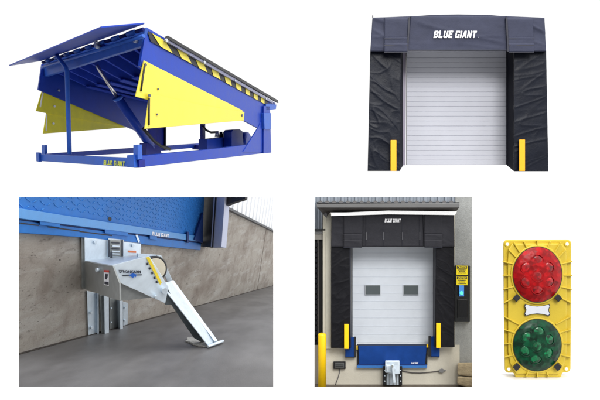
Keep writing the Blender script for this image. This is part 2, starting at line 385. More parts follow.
# corners of the header
for side, fr, fl, seed in ((0, [(372.4,17.6),(410,16.2),(407.5,51.3),(370.2,51.3)], (384.5,408.5,384.3,407.4), 11), (1, [(506,16),(544.4,17.6),(546.2,51.3),(508.8,51.3)], (506.5,533,509,534), 17)):
    mb = MB(); cx = (458-fr[0][0])*.004
    bk = [(x+(458-x)*.02, y+(34-y)*.03) for x, y in fr]
    cloth(mb, fr, bk, o2-.06, o2+.25, 36, 26, wrinkle(seed,.013,.6), .4,.35)
    cc = p2(mb, 'corner_curtain', M['vinyl_h'])
    x0, x1, x2, x3 = fl
    for y0, y1, dd in ((17.6,38.4,.0),(36.8,45,.006),(43.4,51.8,.012)):
        def L(y): t = (y-17.6)/34; return x0+(x2-x0)*t, x1+(x3-x1)*t
        q = [(L(y0)[0],y0),(L(y0)[1],y0),(L(y1)[1],y1),(L(y1)[0],y1)]
        mb = MB(); cloth(mb, q, [(a, b-.3) for a, b in q], o2-.076-dd, o2-.062-dd, 20, 8, wrinkle(seed+dd*999,.004,.2), .25,.1)
        part(mb, 'flap', M['vinyl_h'], cc)
        mb = MB(); mb2 = [(q[3][0],y1-.1),(q[2][0],y1-.1),(q[2][0],y1+.7),(q[3][0],y1+.7)]
        slab(mb, mb2, o2-.084-dd, o2-.066-dd); part(mb, 'flap_edge', M['seam'], cc)
    sx = 409.2 if side == 0 else 506.4
    mb = MB(); slab(mb, [(sx-.6,17),(sx+.9,17),(sx+(-1 if side==0 else 2.6),51.5),(sx-(2.4 if side==0 else -1),51.5)], o2-.088, o2-.07); part(mb, 'curtain_gap', M['seam'], cc)
mb = MB(); slab(mb, rect(372.2,15.3,373.2,18), o2-.06, o2-.04); p2(mb, 'corner_pin', M['seam'])
# side pads with inner bevel
for side in (0,1):
    if side == 0:
        fr = [(370.2,51),(401,51),(399.6,171),(367.6,171)]; bk = [(371,52),(400,52),(399,169.5),(368.6,169.5)]
        inn = ([(401,51),(402.8,51),(403.2,165.3),(399.6,171)], 403)
    else:
        fr = [(514,51),(546.2,51),(548.4,171.3),(514,171.3)]; bk = [(514.5,52),(545.4,52),(547.4,170),(514.5,170)]
        inn = ([(514,51),(506.8,51),(506.7,165.2),(514,171.3)], 507)
    mb = MB(); cloth(mb, fr, bk, o2, o2+.3, 54, 190, wrinkle(20+side*9,.0065,.9 if side==0 else -.5), .33, 1.2)
    pad = p2(mb, 'side_pad', M['vinyl_p'])
    q = inn[0]
    mb = MB(); mb.add([P(q[0][0],q[0][1],o2),P(q[1][0],q[1][1],o2+.34),P(q[2][0],q[2][1],o2+.34),P(q[3][0],q[3][1],o2)], [[0,1,2,3]])
    part(mb, 'inner_face', M['vinyl_in'], pad, recalc=False)
    x0, x1, y0 = ((390.6,396.4,140) if side == 0 else (519.2,525,139.6))
    mb = MB(); slab(mb, rect(x0,y0,x1,171), o2-.05, o2-.02); part(mb, 'guide_strip', M['reflect'], pad, None, .003)
mb = MB(); slab(mb, [(402.3,51),(406.2,51),(405.4,165.3),(403,165.3)], o2+.33, o2+.36); p2(mb, 'door_jamb', M['jamb'])
mb = MB(); slab(mb, rect(406.2,51,407,165), o2+.325, o2+.36); p2(mb, 'jamb_edge', M['seam'])
mb = MB(); slab(mb, rect(506.2,51,506.9,165), o2+.325, o2+.36); p2(mb, 'jamb_edge', M['seam'])
# overhead door of ribbed sections
mb = MB()
prof = []
y = 48.0; nsec = 12; hs = (165-48)/nsec
for i in range(nsec):
    y0 = 48+i*hs
    for dy, dd in ((0,.010),(.35,.0),(hs*.47,.0),(hs*.5,.004),(hs*.53,.0),(hs-.35,.0)): prof.append((y0+dy, dd))
prof.append((165,.01))
vs = []; fs = []
for k, (yy, dd) in enumerate(prof):
    vs += [P(406.9,yy,o2+.36+dd), P(506.6,yy,o2+.36+dd)]
    if k: fs.append([2*k-2,2*k-1,2*k+1,2*k])
mb.add(vs, fs); slab(mb, rect(406.9,48,506.6,165), o2+.38, o2+.4)
dr = mb.build('overhead_door', M['doorpanel']); tag(dr, 'white ribbed overhead door framed by the shelter on plain white', 'door')
mb = MB()
for i in range(1, nsec): slab(mb, rect(407,48+i*hs-.22,506.5,48+i*hs+.22), o2+.364, o2+.372)
part(mb, 'section_joint', mat('door_joint', (172,174,186), .6), dr)

# ================================================================== 3  VEHICLE RESTRAINT BELOW A DOCK
V3 = View([0.1866,-0.0357,0.7473,-1.0312,2.2076,-0.5987,181.6698,146.6107,292.933], 3.62)
T3 = V3.T; U3 = V3.U
M['conc3'] = mat('cast_concrete', (170,163,153), .85, var=.13, nscale=4, bump=.35, bscale=26, var2=.2, n2=.8, stretch=(1,.35,1), detail=8)
M['apron3'] = mat('trowelled_grey_concrete', (106,105,106), .45, var=.09, nscale=3, bump=.12, bscale=60, var2=.24, n2=1.3, stretch=(1,.35,1), detail=8)
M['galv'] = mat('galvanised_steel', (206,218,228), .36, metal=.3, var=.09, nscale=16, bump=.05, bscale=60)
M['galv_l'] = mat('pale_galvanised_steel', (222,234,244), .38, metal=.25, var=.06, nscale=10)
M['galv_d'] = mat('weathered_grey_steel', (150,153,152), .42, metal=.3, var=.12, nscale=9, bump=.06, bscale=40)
M['pblue'] = mat('sky_blue_paint', (44,112,188), .45, spec=.2, var=.09, nscale=6, var2=.05)
M['pblue_l'] = mat('light_blue_edge', (84,146,208), .42, var=.06, nscale=8)
M['pblue_d'] = mat('deep_blue_gap', (18,50,110), .6)
M['clad3'] = mat('white_ribbed_cladding', (250,252,255), .45, var=.02, nscale=4)
M['clad3d'] = mat('dark_flashing', (70,72,78), .5)
M['greyface'] = mat('blue_grey_panel', (176,182,204), .55, var=.05, nscale=6)
M['orange'] = mat('orange_label', (226,120,60), .5)
M['red'] = mat('red_label', (200,60,50), .5)
M['ink'] = mat('dark_ink', (32,38,54), .5)
M['inkblue'] = mat('blue_print', (34,96,190), .5)
M['cream'] = mat('cream_roller', (214,206,186), .5, var=.08)
M['ylab'] = mat('yellow_label', (240,214,60), .5)
M['pit'] = mat('dark_pit', (60,56,52), .9)

a = [U3(13,388.6,'z',0), U3(284,388.6,'z',0), U3(284,283.4,'y',.0), U3(13,355,'y',.0)]
a = [(p[0],p[1],0) for p in a]
mb = MB(); mb.add(a, [[0,1,2,3]]); o = mb.build('ground', M['apron3'], xf=T3); o['kind'] = 'structure'
# concrete wall : low stretch below the dock edge and the taller stretch to the right
zc = 2.3
x_b = 2.93
mb = MB(); q = [U3(8,400,'y',0)[0]]
xl = U3(9,300,'y',0)[0]; xr = U3(286,280,'y',0)[0]
mb.prism([(xl,0,-.02),(xr,0,-.02),(xr,0,zc),(x_b,0,zc),(x_b,0,1.28),(xl,0,1.28)], [(xl,.3,-.02),(xr,.3,-.02),(xr,.3,zc),(x_b,.3,zc),(x_b,.3,1.28),(xl,.3,1.28)])
def concrete(name, base, stain, light):
    m = mat(name, base, .85, bump=.5, bscale=34); nt = m.node_tree; N = nt.nodes; L = nt.links; b = N['Principled BSDF']
    tc = N['Texture Coordinate']
    def layer(prev, colr, sc, st, lo, hi, amt, det=6):
        mp = N.new('ShaderNodeMapping'); mp.inputs['Scale'].default_value = st; L.new(tc.outputs['Object'], mp.inputs['Vector'])
        n = N.new('ShaderNodeTexNoise'); n.inputs['Scale'].default_value = sc; n.inputs['Detail'].default_value = det; n.inputs['Roughness'].default_value = .62
        L.new(mp.outputs[0], n.inputs['Vector'])
        r = N.new('ShaderNodeMapRange'); r.inputs['From Min'].default_value = lo; r.inputs['From Max'].default_value = hi; r.inputs['To Max'].default_value = amt
        L.new(n.outputs['Fac'], r.inputs['Value'])
        mx = N.new('ShaderNodeMix'); mx.data_type = 'RGBA'; L.new(r.outputs[0], mx.inputs[0]); L.new(prev, mx.inputs[6]); mx.inputs[7].default_value = lin(colr)+[1]
        return mx.outputs[2]
    src = b.inputs['Base Color'].links[0].from_socket
    c = layer(src, stain, 1.1, (1,.35,1), .47, .66, .75)
    c = layer(c, light, 1.7, (1,.3,2.2), .52, .7, .6)
    c = layer(c, stain, 3.2, (1.6,.6,.35), .5, .72, .7)
    c = layer(c, (92,82,74), 9, (1,.35,1), .58, .74, .7)
    c = layer(c, (70,60,54), 34, (1,.35,1), .66, .74, .8, 2)
    L.new(c, b.inputs['Base Color']); return m
M['conc3'] = concrete('stained_cast_concrete', (160,154,146), (122,110,101), (186,185,182))
w3 = mb.build('concrete_wall', M['conc3'], xf=T3); tag(w3, 'stained tan concrete dock wall behind the galvanised restraint', 'wall')
for px, y0, y1 in ((261.5,228,289),(240,216,295)):
    a = U3(px,260,'y',0)[0]; mb = MB(); mb.box(a, a+.035, -.004, .02, 0, zc-.01); part(mb, 'wall_joint', mat('dark_joint', (112,102,94), .9), w3, T3) if px > 250 else None  # joint line, darker than the concrete
for px, py in ((152,269),(60,260),(232,283)):
    c = Vector(U3(px,py,'y',-.002)); mb = MB(); mb.tube([c, c+Vector((0,.01,0))], .008, 8); part(mb, 'tie_hole', M['pit'], w3, T3)
mb = MB(); mb.box(xl, xr, -.03, -.001, 0, .008); part(mb, 'base_dirt', mat('dirt_line', (66,60,56), .95, var=.4, nscale=14), w3, T3)
# cladding above the tall concrete
mb = MB()
def ztop(x):    # stays hidden above the picture edge
    R = V3; lo, hi = 1.5, 9.
    for _ in range(40):
        m_ = (lo+hi)/2; w = T3((x,0,m_)); py = 200-100*w[2]*D/(w[1]+D)
        if py > 189: lo = m_
        else: hi = m_
    return lo
xx = x_b+.2; pts = []
while xx < xr:
    st = .30
    for dx, dy in ((0,0),(st*.72,0),(st*.8,-.025),(st*.95,-.025)): pts.append((xx+dx, dy))
    xx += st
vs = []; fs = []
for k, (x, dy) in enumerate(pts):
    vs += [(x,dy-.01,zc+.02),(x,dy-.01,max(zc+.05,ztop(x)))]
    if k: fs.append([2*k-2,2*k,2*k+1,2*k-1])
mb.add(vs, fs); cl = mb.build('metal_cladding', M['clad3'], xf=T3); tag(cl, 'white ribbed metal wall cladding above the tan concrete wall', 'cladding')
mb = MB(); mb.box(x_b+.3, xr, -.07, .0, zc-.02, zc+.035); part(mb, 'base_flashing', M['clad3d'], cl, T3)
# dock leveler front : beam, lip, tread plate
lv = thing('dock_leveler', 'bright blue dock leveler edge with tread plate, cropped above the galvanised restraint', 'dock leveler', T3((1.2,0,1.25)))
def p3(mb, name, m, parent=lv, bevel=.004, **k): return part(mb, name, m, parent, T3, bevel, **k)
def band(q, y, th, name, m, parent=lv, bevel=.004):
    mb = MB(); mb.ext([U3(a, b, 'y', y) for a, b in q], (0,th,0)); return p3(mb, name, m, parent, bevel)
band([(10,219),(201,243.6),(200.5,250.2),(140,243.9),(81,237.2),(10,232)], -.05, .1, 'curb_beam', M['pblue'])
band([(10,206.8),(202,236.8),(201,241.8),(10,217.2)], -.075, .05, 'lip_edge', M['pblue_l'])
band([(10,216.6),(202,241.6),(201,244.2),(10,220)], -.035, .05, 'hinge_shadow', M['pblue_d'], bevel=0)
for (x0,x1) in ((40,60),(105,128),(150,157)):
    def ly(x): return 216.6+(x-10)*.1305
    band([(x0,ly(x0)),(x1,ly(x1)),(x1,ly(x1)+4.2),(x0,ly(x0)+4.2)], -.07, .04, 'hinge_lug', M['pblue'])
for (x0,x1,dy) in ((16,39,4.6),(48,80,4.8),(80,112,5.2)):
    band([(x0,ly(x0)+dy),(x1,ly(x1)+dy),(x1,ly(x1)+dy+1),(x0,ly(x0)+dy+1)], -.054, .01, 'slot', M['pit'], bevel=0)
tp = band([(9,190),(205,190),(202,237.2),(9,207)], -.045, .03, 'tread_plate', M['pblue'])
# raised tread lozenges
mb = MB()
pz0 = .062
def pj(p):
    w = T3(p); return 300+100*w[0]*D/(w[1]+D), 200-100*w[2]*D/(w[1]+D)
i = 0
for ix in range(-10, 56):
    for iz in range(0, 30):
        x = ix*pz0; z = 1.42+iz*pz0
        a, b = pj((x,-.05,z))
        if not (12 < a < 201 and 191 < b < 205.5+.157*(a-10)-1.2): continue
        an = math.radians(40 if (ix+iz) % 2 else -40)
        ux, uz = math.cos(an)*.029, math.sin(an)*.029; wx, wz = -math.sin(an)*.007, math.cos(an)*.007
        y0 = -.0455; y1 = -.0500
        mb.add([(x-ux,y0,z-uz),(x+wx,y0,z+wz),(x+ux,y0,z+uz),(x-wx,y0,z-wz),(x-ux*.7,y1,z-uz*.7),(x+wx*.4,y1,z+wz*.4),(x+ux*.7,y1,z+uz*.7),(x-wx*.4,y1,z-wz*.4)],
               [[4,5,6,7],[0,1,5,4],[1,2,6,5],[2,3,7,6],[3,0,4,7]])
part(mb, 'tread_pattern', mat('tread_blue', (62,130,200), .5), tp, T3)
c = Vector(U3(110,219,'y',-.05)); mb = MB(); mb.tube([c, c+Vector((0,.004,0))], .025, 14); part(mb, 'lifting_hole', M['black'], tp, T3)
q = [U3(a, b, 'y', -.08) for a, b in ((152.2,231.6),(169,234.0),(169,237.6),(152.2,235.4))]
blockletters(q, M['letter'], lv, T3, shear=.15)
band([(203.5,212),(203,243),(194.5,239.5)], -.1, .06, 'corner_gusset', M['pblue_d'])
band([(187.2,231.5),(189,231.7),(189,243),(187.2,242.7)], -.09, .03, 'lip_keeper', M['pblue_d'])
# bumper beside the leveler
bp_ = thing('dock_bumper', 'tall black rubber dock bumper with grey outer face beside the blue leveler', 'bumper', T3((2.95,0,1.35)))
xb2 = U3(201,246,'y',-.02)[0]
q = [U3(a, b, 'x', xb2) for a, b in ((204.4,190),(216.5,190),(212.6,247.6),(200.6,246.4))]
mb = MB(); mb.ext(q, (.25,0,0)); p3(mb, 'rubber_block', M['black'], bp_)
q = [U3(a, b, 'x', xb2+.02) for a, b in ((216.3,190),(225.4,190),(221.4,247.2),(212.4,247.6))]
mb = MB(); mb.ext(q, (.22,0,0)); p3(mb, 'outer_panel', M['greyface'], bp_)
q = [U3(a, b, 'x', xb2-.004) for a, b in ((214.2,190),(215.4,190),(211.8,247),(210.8,247))]
mb = MB(); mb.ext(q, (.01,0,0)); p3(mb, 'steel_edge', M['greyface'], bp_, bevel=0)
mb = MB(); q = [U3(a, b, 'x', xb2+.1) for a, b in ((224.9,190),(247,190),(245,198.8),(233,202.5),(224.6,206))]
mb.ext(q, (.1,0,0)); mb2 = p3(mb, 'awning_flap', M['black'], bp_)

# ---- the restraint itself
rs = thing('vehicle_restraint', 'galvanised steel vehicle restraint with sloping arm, bolted to the tan concrete wall', 'vehicle restraint', T3((.6,-.05,0)))
def r3(mb, name, m, parent=rs, bevel=.004, **k): return part(mb, name, m, parent, T3, bevel, **k)
def ry(q, y, th, name, m, parent=rs, bevel=.004):
    mb = MB(); mb.ext([U3(a, b, 'y', y) for a, b in q], (0,th,0)); return r3(mb, name, m, parent, bevel)
bpz = ry([(84.6,237.4),(141,242.6),(140.6,254.8),(140,262),(85,262)], -.05, .04, 'back_plate', M['galv_l'])
ry([(81.6,237.2),(84.8,237.3),(85.2,289),(82,288)], -.03, .025, 'mounting_edge', M['galv_d'])
ry([(108.3,238.2),(124,239.6),(124,257),(108.3,257)], -.06, .02, 'mechanism_frame', M['galv'])
mw = ry([(110.3,239.6),(121.6,240.5),(121.6,256),(110.3,256)], -.066, .01, 'mechanism_window', M['galv_d'], bevel=0)
for y0, m in ((242,'ink'),(245.2,'galv_l'),(248,'ink'),(250.5,'galv_l'),(253,'galv')):
    mb = MB(); mb.ext([U3(a, b, 'y', -.08) for a, b in ((112.5,y0),(119.6,y0+.5),(119.6,y0+1.8),(112.5,y0+1.4))], (0,.02,0)); part(mb, 'spring', M[m], mw, T3)
for px in (109.3,122.8):
    mb = MB(); mb.ext([U3(a, b, 'y', -.075) for a, b in ((px-.5,239.5),(px+.4,239.6),(px+.4,257),(px-.5,257))], (0,.01,0)); part(mb, 'guide_rod', M['ink'], mw, T3)
for q in ((95,242.3),(132.6,245.6)):
    c = Vector(U3(*q,'y',-.05)); mb = MB(); mb.tube([c, c+Vector((0,-.02,0))], .022, 10); r3(mb, 'bolt', M['galv'])
ry([(128.5,250.6),(136.2,251.1),(136.2,253),(128.5,252.5)], -.055, .003, 'warning_label', M['orange'], bevel=0)
# housing : side plate, top tray, recessed underside
xs_ = .295
side = [(82,262),(112.4,265.4),(119.2,283.2),(119.6,301),(88,290.4),(84,289)]
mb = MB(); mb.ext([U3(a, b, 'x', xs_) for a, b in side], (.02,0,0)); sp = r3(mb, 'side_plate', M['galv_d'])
mb = MB(); mb.ext([U3(a, b, 'x', xs_-.004) for a, b in ((103.8,270),(108.7,270.3),(108.7,285.8),(103.8,285))], (.003,0,0)); lb = part(mb, 'warning_label', M['letter'], sp, T3)
mb = MB(); mb.ext([U3(a, b, 'x', xs_-.008) for a, b in ((103.8,270),(108.7,270.3),(108.7,272.6),(103.8,272.2))], (.003,0,0)); part(mb, 'label_header', M['red'], lb, T3)
mb = MB(); mb.ext([U3(a, b, 'x', xs_-.008) for a, b in ((105,274),(107.6,274.2),(107.2,277.4),(106.4,279.4),(104.8,279))], (.003,0,0)); mb.ext([U3(a, b, 'x', xs_-.008) for a, b in ((104.4,281.6),(108.2,282),(108.2,284.8),(104.4,284.2))], (.003,0,0)); part(mb, 'label_symbol', M['ink'], lb, T3)
c = Vector(U3(98.7,270,'x',xs_)); mb = MB(); mb.tube([c, c+Vector((-.03,0,0))], .024, 10); part(mb, 'bolt', M['galv_l'], sp, T3)
# plane of the cheek and the arm
Pa = (.30,-.67,0); Pb = (1.36,-1.17,0); nrm = (-(Pb[1]-Pa[1]), Pb[0]-Pa[0], 0)
nl = math.hypot(nrm[0], nrm[1]); nu_ = (nrm[0]/nl, nrm[1]/nl, 0)     # points back toward the wall
def Q(px, py, off=0.): return V3.UQ(px, py, (Pa[0]+nu_[0]*off, Pa[1]+nu_[1]*off, 0), nrm)
cheek = [(112.4,265.2),(142,257.6),(149.5,256.2),(157,268),(168.5,287),(165.2,303.4),(120.2,283)]
off = tuple(.02*c_ for c_ in nu_)
mb = MB(); mb.ext([Q(a, b) for a, b in cheek], off); ck = r3(mb, 'cheek_plate', M['galv_l'])
mb = MB(); mb.ext([Q(a, b, .22) for a, b in ((156.6,255.2),(161.6,255.6),(173,281.6),(168.6,284.6))], off); r3(mb, 'cheek_plate', M['galv'])
# top tray
t0 = U3(85.2,260.6,'y',-.05); zt_ = .955
tr = [U3(84.6,260.6,'y',-.05), U3(112.4,265.2,'x',xs_), Q(143,257.6), U3(161,256.2,'y',-.28), U3(139,254.2,'y',-.05)]; print('TRAY', tr)
mb = MB(); a = [tuple(p) for p in tr]; mb.ext(a, (0,0,-.012)); r3(mb, 'top_tray', M['galv'], bevel=0)
ry([(111,252.6),(112.6,252),(112.6,258),(111,258)], -.2, .02, 'latch_pin', M['ink'], bevel=0)
ry([(138,253.4),(160.8,255),(161.4,258.4),(138,257.4)], -.28, .03, 'rear_crossbar', M['galv'])
ry([(135.6,235),(137.2,234.6),(140,241),(138.6,243)], -.06, .02, 'release_lever', M['galv_l'], bevel=0)
# underside
u0 = U3(119.6,301,'x',xs_+.01)
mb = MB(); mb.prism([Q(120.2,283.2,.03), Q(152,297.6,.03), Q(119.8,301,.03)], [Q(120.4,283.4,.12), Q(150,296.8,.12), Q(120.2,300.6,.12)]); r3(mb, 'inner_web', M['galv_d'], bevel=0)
# yellow label strip, print, logo
def qd(pl, d=-.005): return [Q(a, b, d) for a, b in pl]
def sticker(pl, name, m, parent, d=-.005):
    mb = MB(); a = qd(pl, d); mb.ext(a, tuple(.003*c_ for c_ in nu_)); return part(mb, name, m, parent, T3)
yl = sticker([(146.2,257.6),(149.2,256.6),(161.8,282.6),(160.2,285)], 'warning_strip', M['ylab'], ck)
for t in (.2,.38,.56,.74,.9):
    x, y = 146.6+t*13.4-2.2, 258.4+t*26
    sticker([(x-1,y-.2),(x+.7,y-1),(x+1.5,y+.9),(x-.1,y+1.6)], 'label_symbol', M['ink'], ck)
lettering('STRONGARM', qd([(118.4,270.0),(140.8,270.4),(140.8,273.6),(119.4,273.0)]), M['ink'], ck, T3, bold=.035, shear=.0)
sticker([(122,275.2),(142,274.4),(141.6,275.3),(123,276.0)], 'logo_line', M['ink'], ck)
sticker([(129,275.2),(133,273.4),(136.6,274.6),(135.8,277.3),(134.4,276.6),(133,278),(131,276.6)], 'logo_shape', M['inkblue'], ck, -.009)
for q in ((155.6,296.8),(163.6,290.6)):
    c = Vector(Q(*q)); n_ = Vector(nu_); mb = MB(); mb.tube([c, c-n_*.03], .02 if q[0] < 160 else .032, 12); part(mb, 'pivot_bolt', M['galv'], ck, T3)
# roller between the cheeks
c = Vector(Q(155.6,269,.06)); n_ = Vector(nu_)
mb = MB(); mb.tube([c, c+n_*.01, c+n_*.1, c+n_*.11], [.125,.14,.14,.12], 28, 0); ro = r3(mb, 'roller', M['black'], bevel=0)
mb = MB(); mb.tube([c-n_*.005, c+n_*.03], .115, 28, 0); part(mb, 'hub', M['cream'], ro, T3)
# arm : hollow box beam from pivot to floor
fr = [(161.4,284.8),(168.4,283.6),(172.4,290),(208,341.6),(206.2,345.6),(194.6,338.2),(172,304.6),(166.4,304.8)]
mb = MB(); A = [Q(a, b, .02) for a, b in ((162,286),(166.8,286.2),(171.6,296),(206.6,344.8),(194.4,338.4),(171.6,304.8),(165.4,304.8))]
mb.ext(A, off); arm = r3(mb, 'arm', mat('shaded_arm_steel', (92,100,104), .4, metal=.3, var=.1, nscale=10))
mb = MB(); q = [Q(161.4,284.6,.015), Q(167,283.2,.1), Q(173.2,281.6,.20), U3(216.8,341.4,'z',.035), U3(207.4,345.6,'z',.035), Q(166,292,.012)]
mb.ext(q, (0,0,.014)); part(mb, 'arm_cover', M['galv'], arm, T3, .004)
a_, b_ = Vector(Q(173.2,281.8,.20)), Vector(U3(216.8,341.4,'z',.035)); a2, b2 = Vector(Q(169.8,282.6,.17)), Vector(U3(214.2,342.6,'z',.035)); up = Vector((-.012,-.012,.022))
mb = MB(); mb.prism([tuple(a_+up),tuple(b_+up),tuple(b2+up),tuple(a2+up)], [tuple(a_),tuple(b_),tuple(b2),tuple(a2)]); part(mb, 'edge_lip', M['galv_l'], arm, T3)
f0 = U3(207.6,346.4,'z',.03); f1 = U3(223,341.0,'z',.03)
mb = MB(); mb.tube([f0, f1], .017, 8); part(mb, 'foot_bar', M['galv_l'], arm, T3)
mb = MB(); nn = 14; a = []
for k in range(nn*2):
    t = k/(nn*2)*2*math.pi; rr_ = 1+.14*random.uniform(-1,1)
    a.append((198+12*rr_*math.cos(t), 343+3.6*rr_*math.sin(t)+(math.cos(t))*2.2))
mb.ext([U3(x, y, 'z', .004) for x, y in a], (0,0,.02)); o = mb.build('rubble_patch', mat('rough_pale_grout', (176,176,172), .8, var=.3, nscale=30, bump=.6, bscale=60), xf=T3, bevel=.004)
tag(o, 'small rough pale patch on the grey floor under the arm foot', 'patch')
# legs
l1 = ry([(87,291),(98,293.5),(98,334),(88.4,336)], -.02, .015, 'leg', M['galv_l'])
for q in ((91,312.2),(91.6,327.2)):
    c = Vector(U3(*q,'y',-.022)); mb = MB(); mb.tube([c, c+Vector((0,-.03,0))], .018, 8); part(mb, 'bolt', M['galv_l'], l1, T3)
ry([(97.6,293),(99,293),(99,333.6),(97.6,334)], -.05, .03, 'leg_flange', M['galv_l'], bevel=0)
lg = [U3(100.4,337,'z',0)]
ym = -.10
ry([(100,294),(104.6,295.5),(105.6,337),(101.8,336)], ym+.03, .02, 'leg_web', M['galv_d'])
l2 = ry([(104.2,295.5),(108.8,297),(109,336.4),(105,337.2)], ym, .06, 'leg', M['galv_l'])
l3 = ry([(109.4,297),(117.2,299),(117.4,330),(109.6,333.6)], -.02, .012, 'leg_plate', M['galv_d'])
for q in ((110.8,308),(110.8,322)):
    c = Vector(U3(*q,'y',-.022)); mb = MB(); mb.tube([c, c+Vector((0,-.02,0))], .013, 8); part(mb, 'bolt', M['galv_l'], l3, T3)
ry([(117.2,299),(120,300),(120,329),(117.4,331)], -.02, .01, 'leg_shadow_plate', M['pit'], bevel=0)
ry([(119.8,300),(122.8,301),(123,331.6),(120.2,333)], -.09, .07, 'leg', M['galv_l'])
l4 = ry([(123,301.6),(128,303),(127.6,325.6),(123.2,327.4)], -.02, .012, 'leg', M['galv'])
for q in ((124.8,307.4),(124.6,320)):
    c = Vector(U3(*q,'y',-.022)); mb = MB(); mb.tube([c, c+Vector((0,-.02,0))], .016, 8); part(mb, 'bolt', M['galv_l'], l4, T3)

# ================================================================== 4  COMPLETE LOADING BAY
M['bay_wall'] = mat('beige_painted_wall', (206,201,186), .8, var=.04, nscale=8, bump=.15, bscale=50, var2=.05, n2=3)
M['pilaster'] = mat('cream_pilaster', (206,202,186), .75, var=.05, nscale=14, bump=.1)
M['conc4'] = mat('grey_roughcast_concrete', (150,152,151), .9, var=.10, nscale=28, bump=.3, bscale=70, var2=.08, n2=5, detail=8)
M['clad4'] = mat('blue_grey_cladding', (136,144,154), .5, var=.05, nscale=6)
M['gutter'] = mat('dark_taupe_gutter', (104,103,104), .5, var=.08)
M['gutter_l'] = mat('grey_gutter_lip', (122,122,122), .5, var=.05)
M['soffit'] = mat('brown_soffit', (84,80,78), .7, var=.08)
M['flash'] = mat('white_flashing_glow', (250,250,250), .5, var=.01, emit=.3)  # glow added to brighten the strip, which is no lamp
M['vin4'] = mat('charcoal_vinyl', (46,46,51), .6, var=.10, nscale=16, bump=.15, bscale=50, spec=.12)
M['vin4p'] = mat('black_side_vinyl', (24,24,28), .5, var=.16, nscale=16, bump=.15, bscale=50, spec=.12)
M['door4'] = mat('pale_grey_door', (204,210,218), .5, var=.03, nscale=8, var2=.03, n2=3)
M['win'] = mat('dusky_green_glass', (78,86,88), .35, var=.06)
M['winf'] = mat('white_window_frame', (180,185,190), .5)
M['nb'] = mat('deep_blue_lip', (20,60,128), .5, spec=.15, var=.10, nscale=12, var2=.08, n2=5)
M['nbl'] = mat('mid_blue_beam', (50,110,180), .45, var=.06)
M['boll'] = mat('yellow_bollard_paint', (255,208,10), .4, var=.04)
M['stone'] = mat('buff_sandstone', (166,150,120), .9, var=.12, nscale=20, bump=.6, bscale=30, var2=.08, n2=5, detail=8)
M['dark4'] = mat('black_recess', (22,22,24), .7, var=.3, nscale=30)
M['asph'] = mat('dark_brown_ground', (92,84,76), .9, var=.15, nscale=20)
M['cab'] = mat('black_cabinet', (18,20,22), .35, var=.1)
dw = .6
def q4(mb, name, m, label, cat, bevel=.0, group=None):
    o = mb.build(name, m, bevel=bevel); return tag(o, label, cat, group)
mb = MB(); g = -2.048*(D+.6)/(D+.55)
g = P(0,384.6,dw)[2]
mb.add([(P(306,0,.05)[0]*1.0,.04,g),(P(486,0,.05)[0],.04,g),(P(486,0,1.1)[0],1.1,g),(P(306,0,1.1)[0],1.1,g)], [[0,1,2,3]])
o = mb.build('ground', M['asph']); o['kind'] = 'structure'
# building: base wall, upper wall pieces
mb = MB(); slab(mb, [(322.8,213),(351.6,213),(351.6,344.8),(434,344.8),(434,215),(455,215),(455,344.8),(459.6,344.8),(459.6,386),(322.8,386)], dw, dw+.12)
bw = q4(mb, 'wall', M['bay_wall'], 'beige painted lower wall under the white loading bay door', 'wall')
pil = MB(); slab(pil, [(325.4,213.8),(331.6,213.8),(331.6,349),(325.4,349)], dw-.03, dw-.005)
part(pil, 'pilaster', M['pilaster'], bw, None, .004)
mb = MB(); slab(mb, rect(453.6,192,486,388), dw+.01, dw+.3)
q4(mb, 'concrete_wall', M['conc4'], 'grey concrete wall on the right of the white loading bay door', 'wall')
# neighbouring dock at the far left
lf = thing('loading_bay', 'dark recessed neighbouring dock with grey cladding at the left edge beside yellow bollard', 'loading bay', P(318,386,dw+.3))
def l4p(pts, d0, d1, name, m, parent=lf, bevel=0.):
    mb = MB(); slab(mb, pts, d0, d1); return part(mb, name, m, parent, None, bevel)
def ribs(x0, x1, y0, y1, d, pitch, name, m, parent=None):
    mb = MB(); vs = []; fs = []; x = x0; k = 0; pr = []
    while x < x1:
        for dx, dd in ((0,0),(.45,0),(.55,-.025),(.9,-.025),(1.,0)): pr.append((min(x+dx*pitch, x1), d+dd))
        x += pitch
    for k, (xx, dd) in enumerate(pr):
        vs += [P(xx,y0,dd),P(xx,y1,dd)]
        if k: fs.append([2*k-2,2*k-1,2*k+1,2*k])
    mb.add(vs, fs); return mb
part(ribs(309,326,191,229,dw+.12,3.4,'c',None), 'cladding', M['clad4'], lf)
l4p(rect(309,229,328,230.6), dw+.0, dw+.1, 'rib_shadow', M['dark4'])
l4p(rect(309,230.6,328,233.6), dw+.03, dw+.1, 'gutter', M['gutter_l'])
l4p(rect(309,233.6,323,239.5), dw+.05, dw+.1, 'lintel', mat('grey_lintel',(150,147,140),.8))
l4p(rect(309,239.5,323,390), dw+.1, dw+.2, 'recess', M['dark4'])
for k in range(20):
    l4p(rect(314,243+k*5.2,317.8,246.6+k*5.2), dw+.03, dw+.08, 'bumper_lamella', M['vin4p'])
l4p(rect(309,345,319,390), dw+.02, dw+.09, 'lower_wall', mat('grey_lower_wall',(148,142,132),.85))
l4p(rect(317.4,239.8,318.6,345), dw+.06, dw+.09, 'frame_edge', M['soffit'])
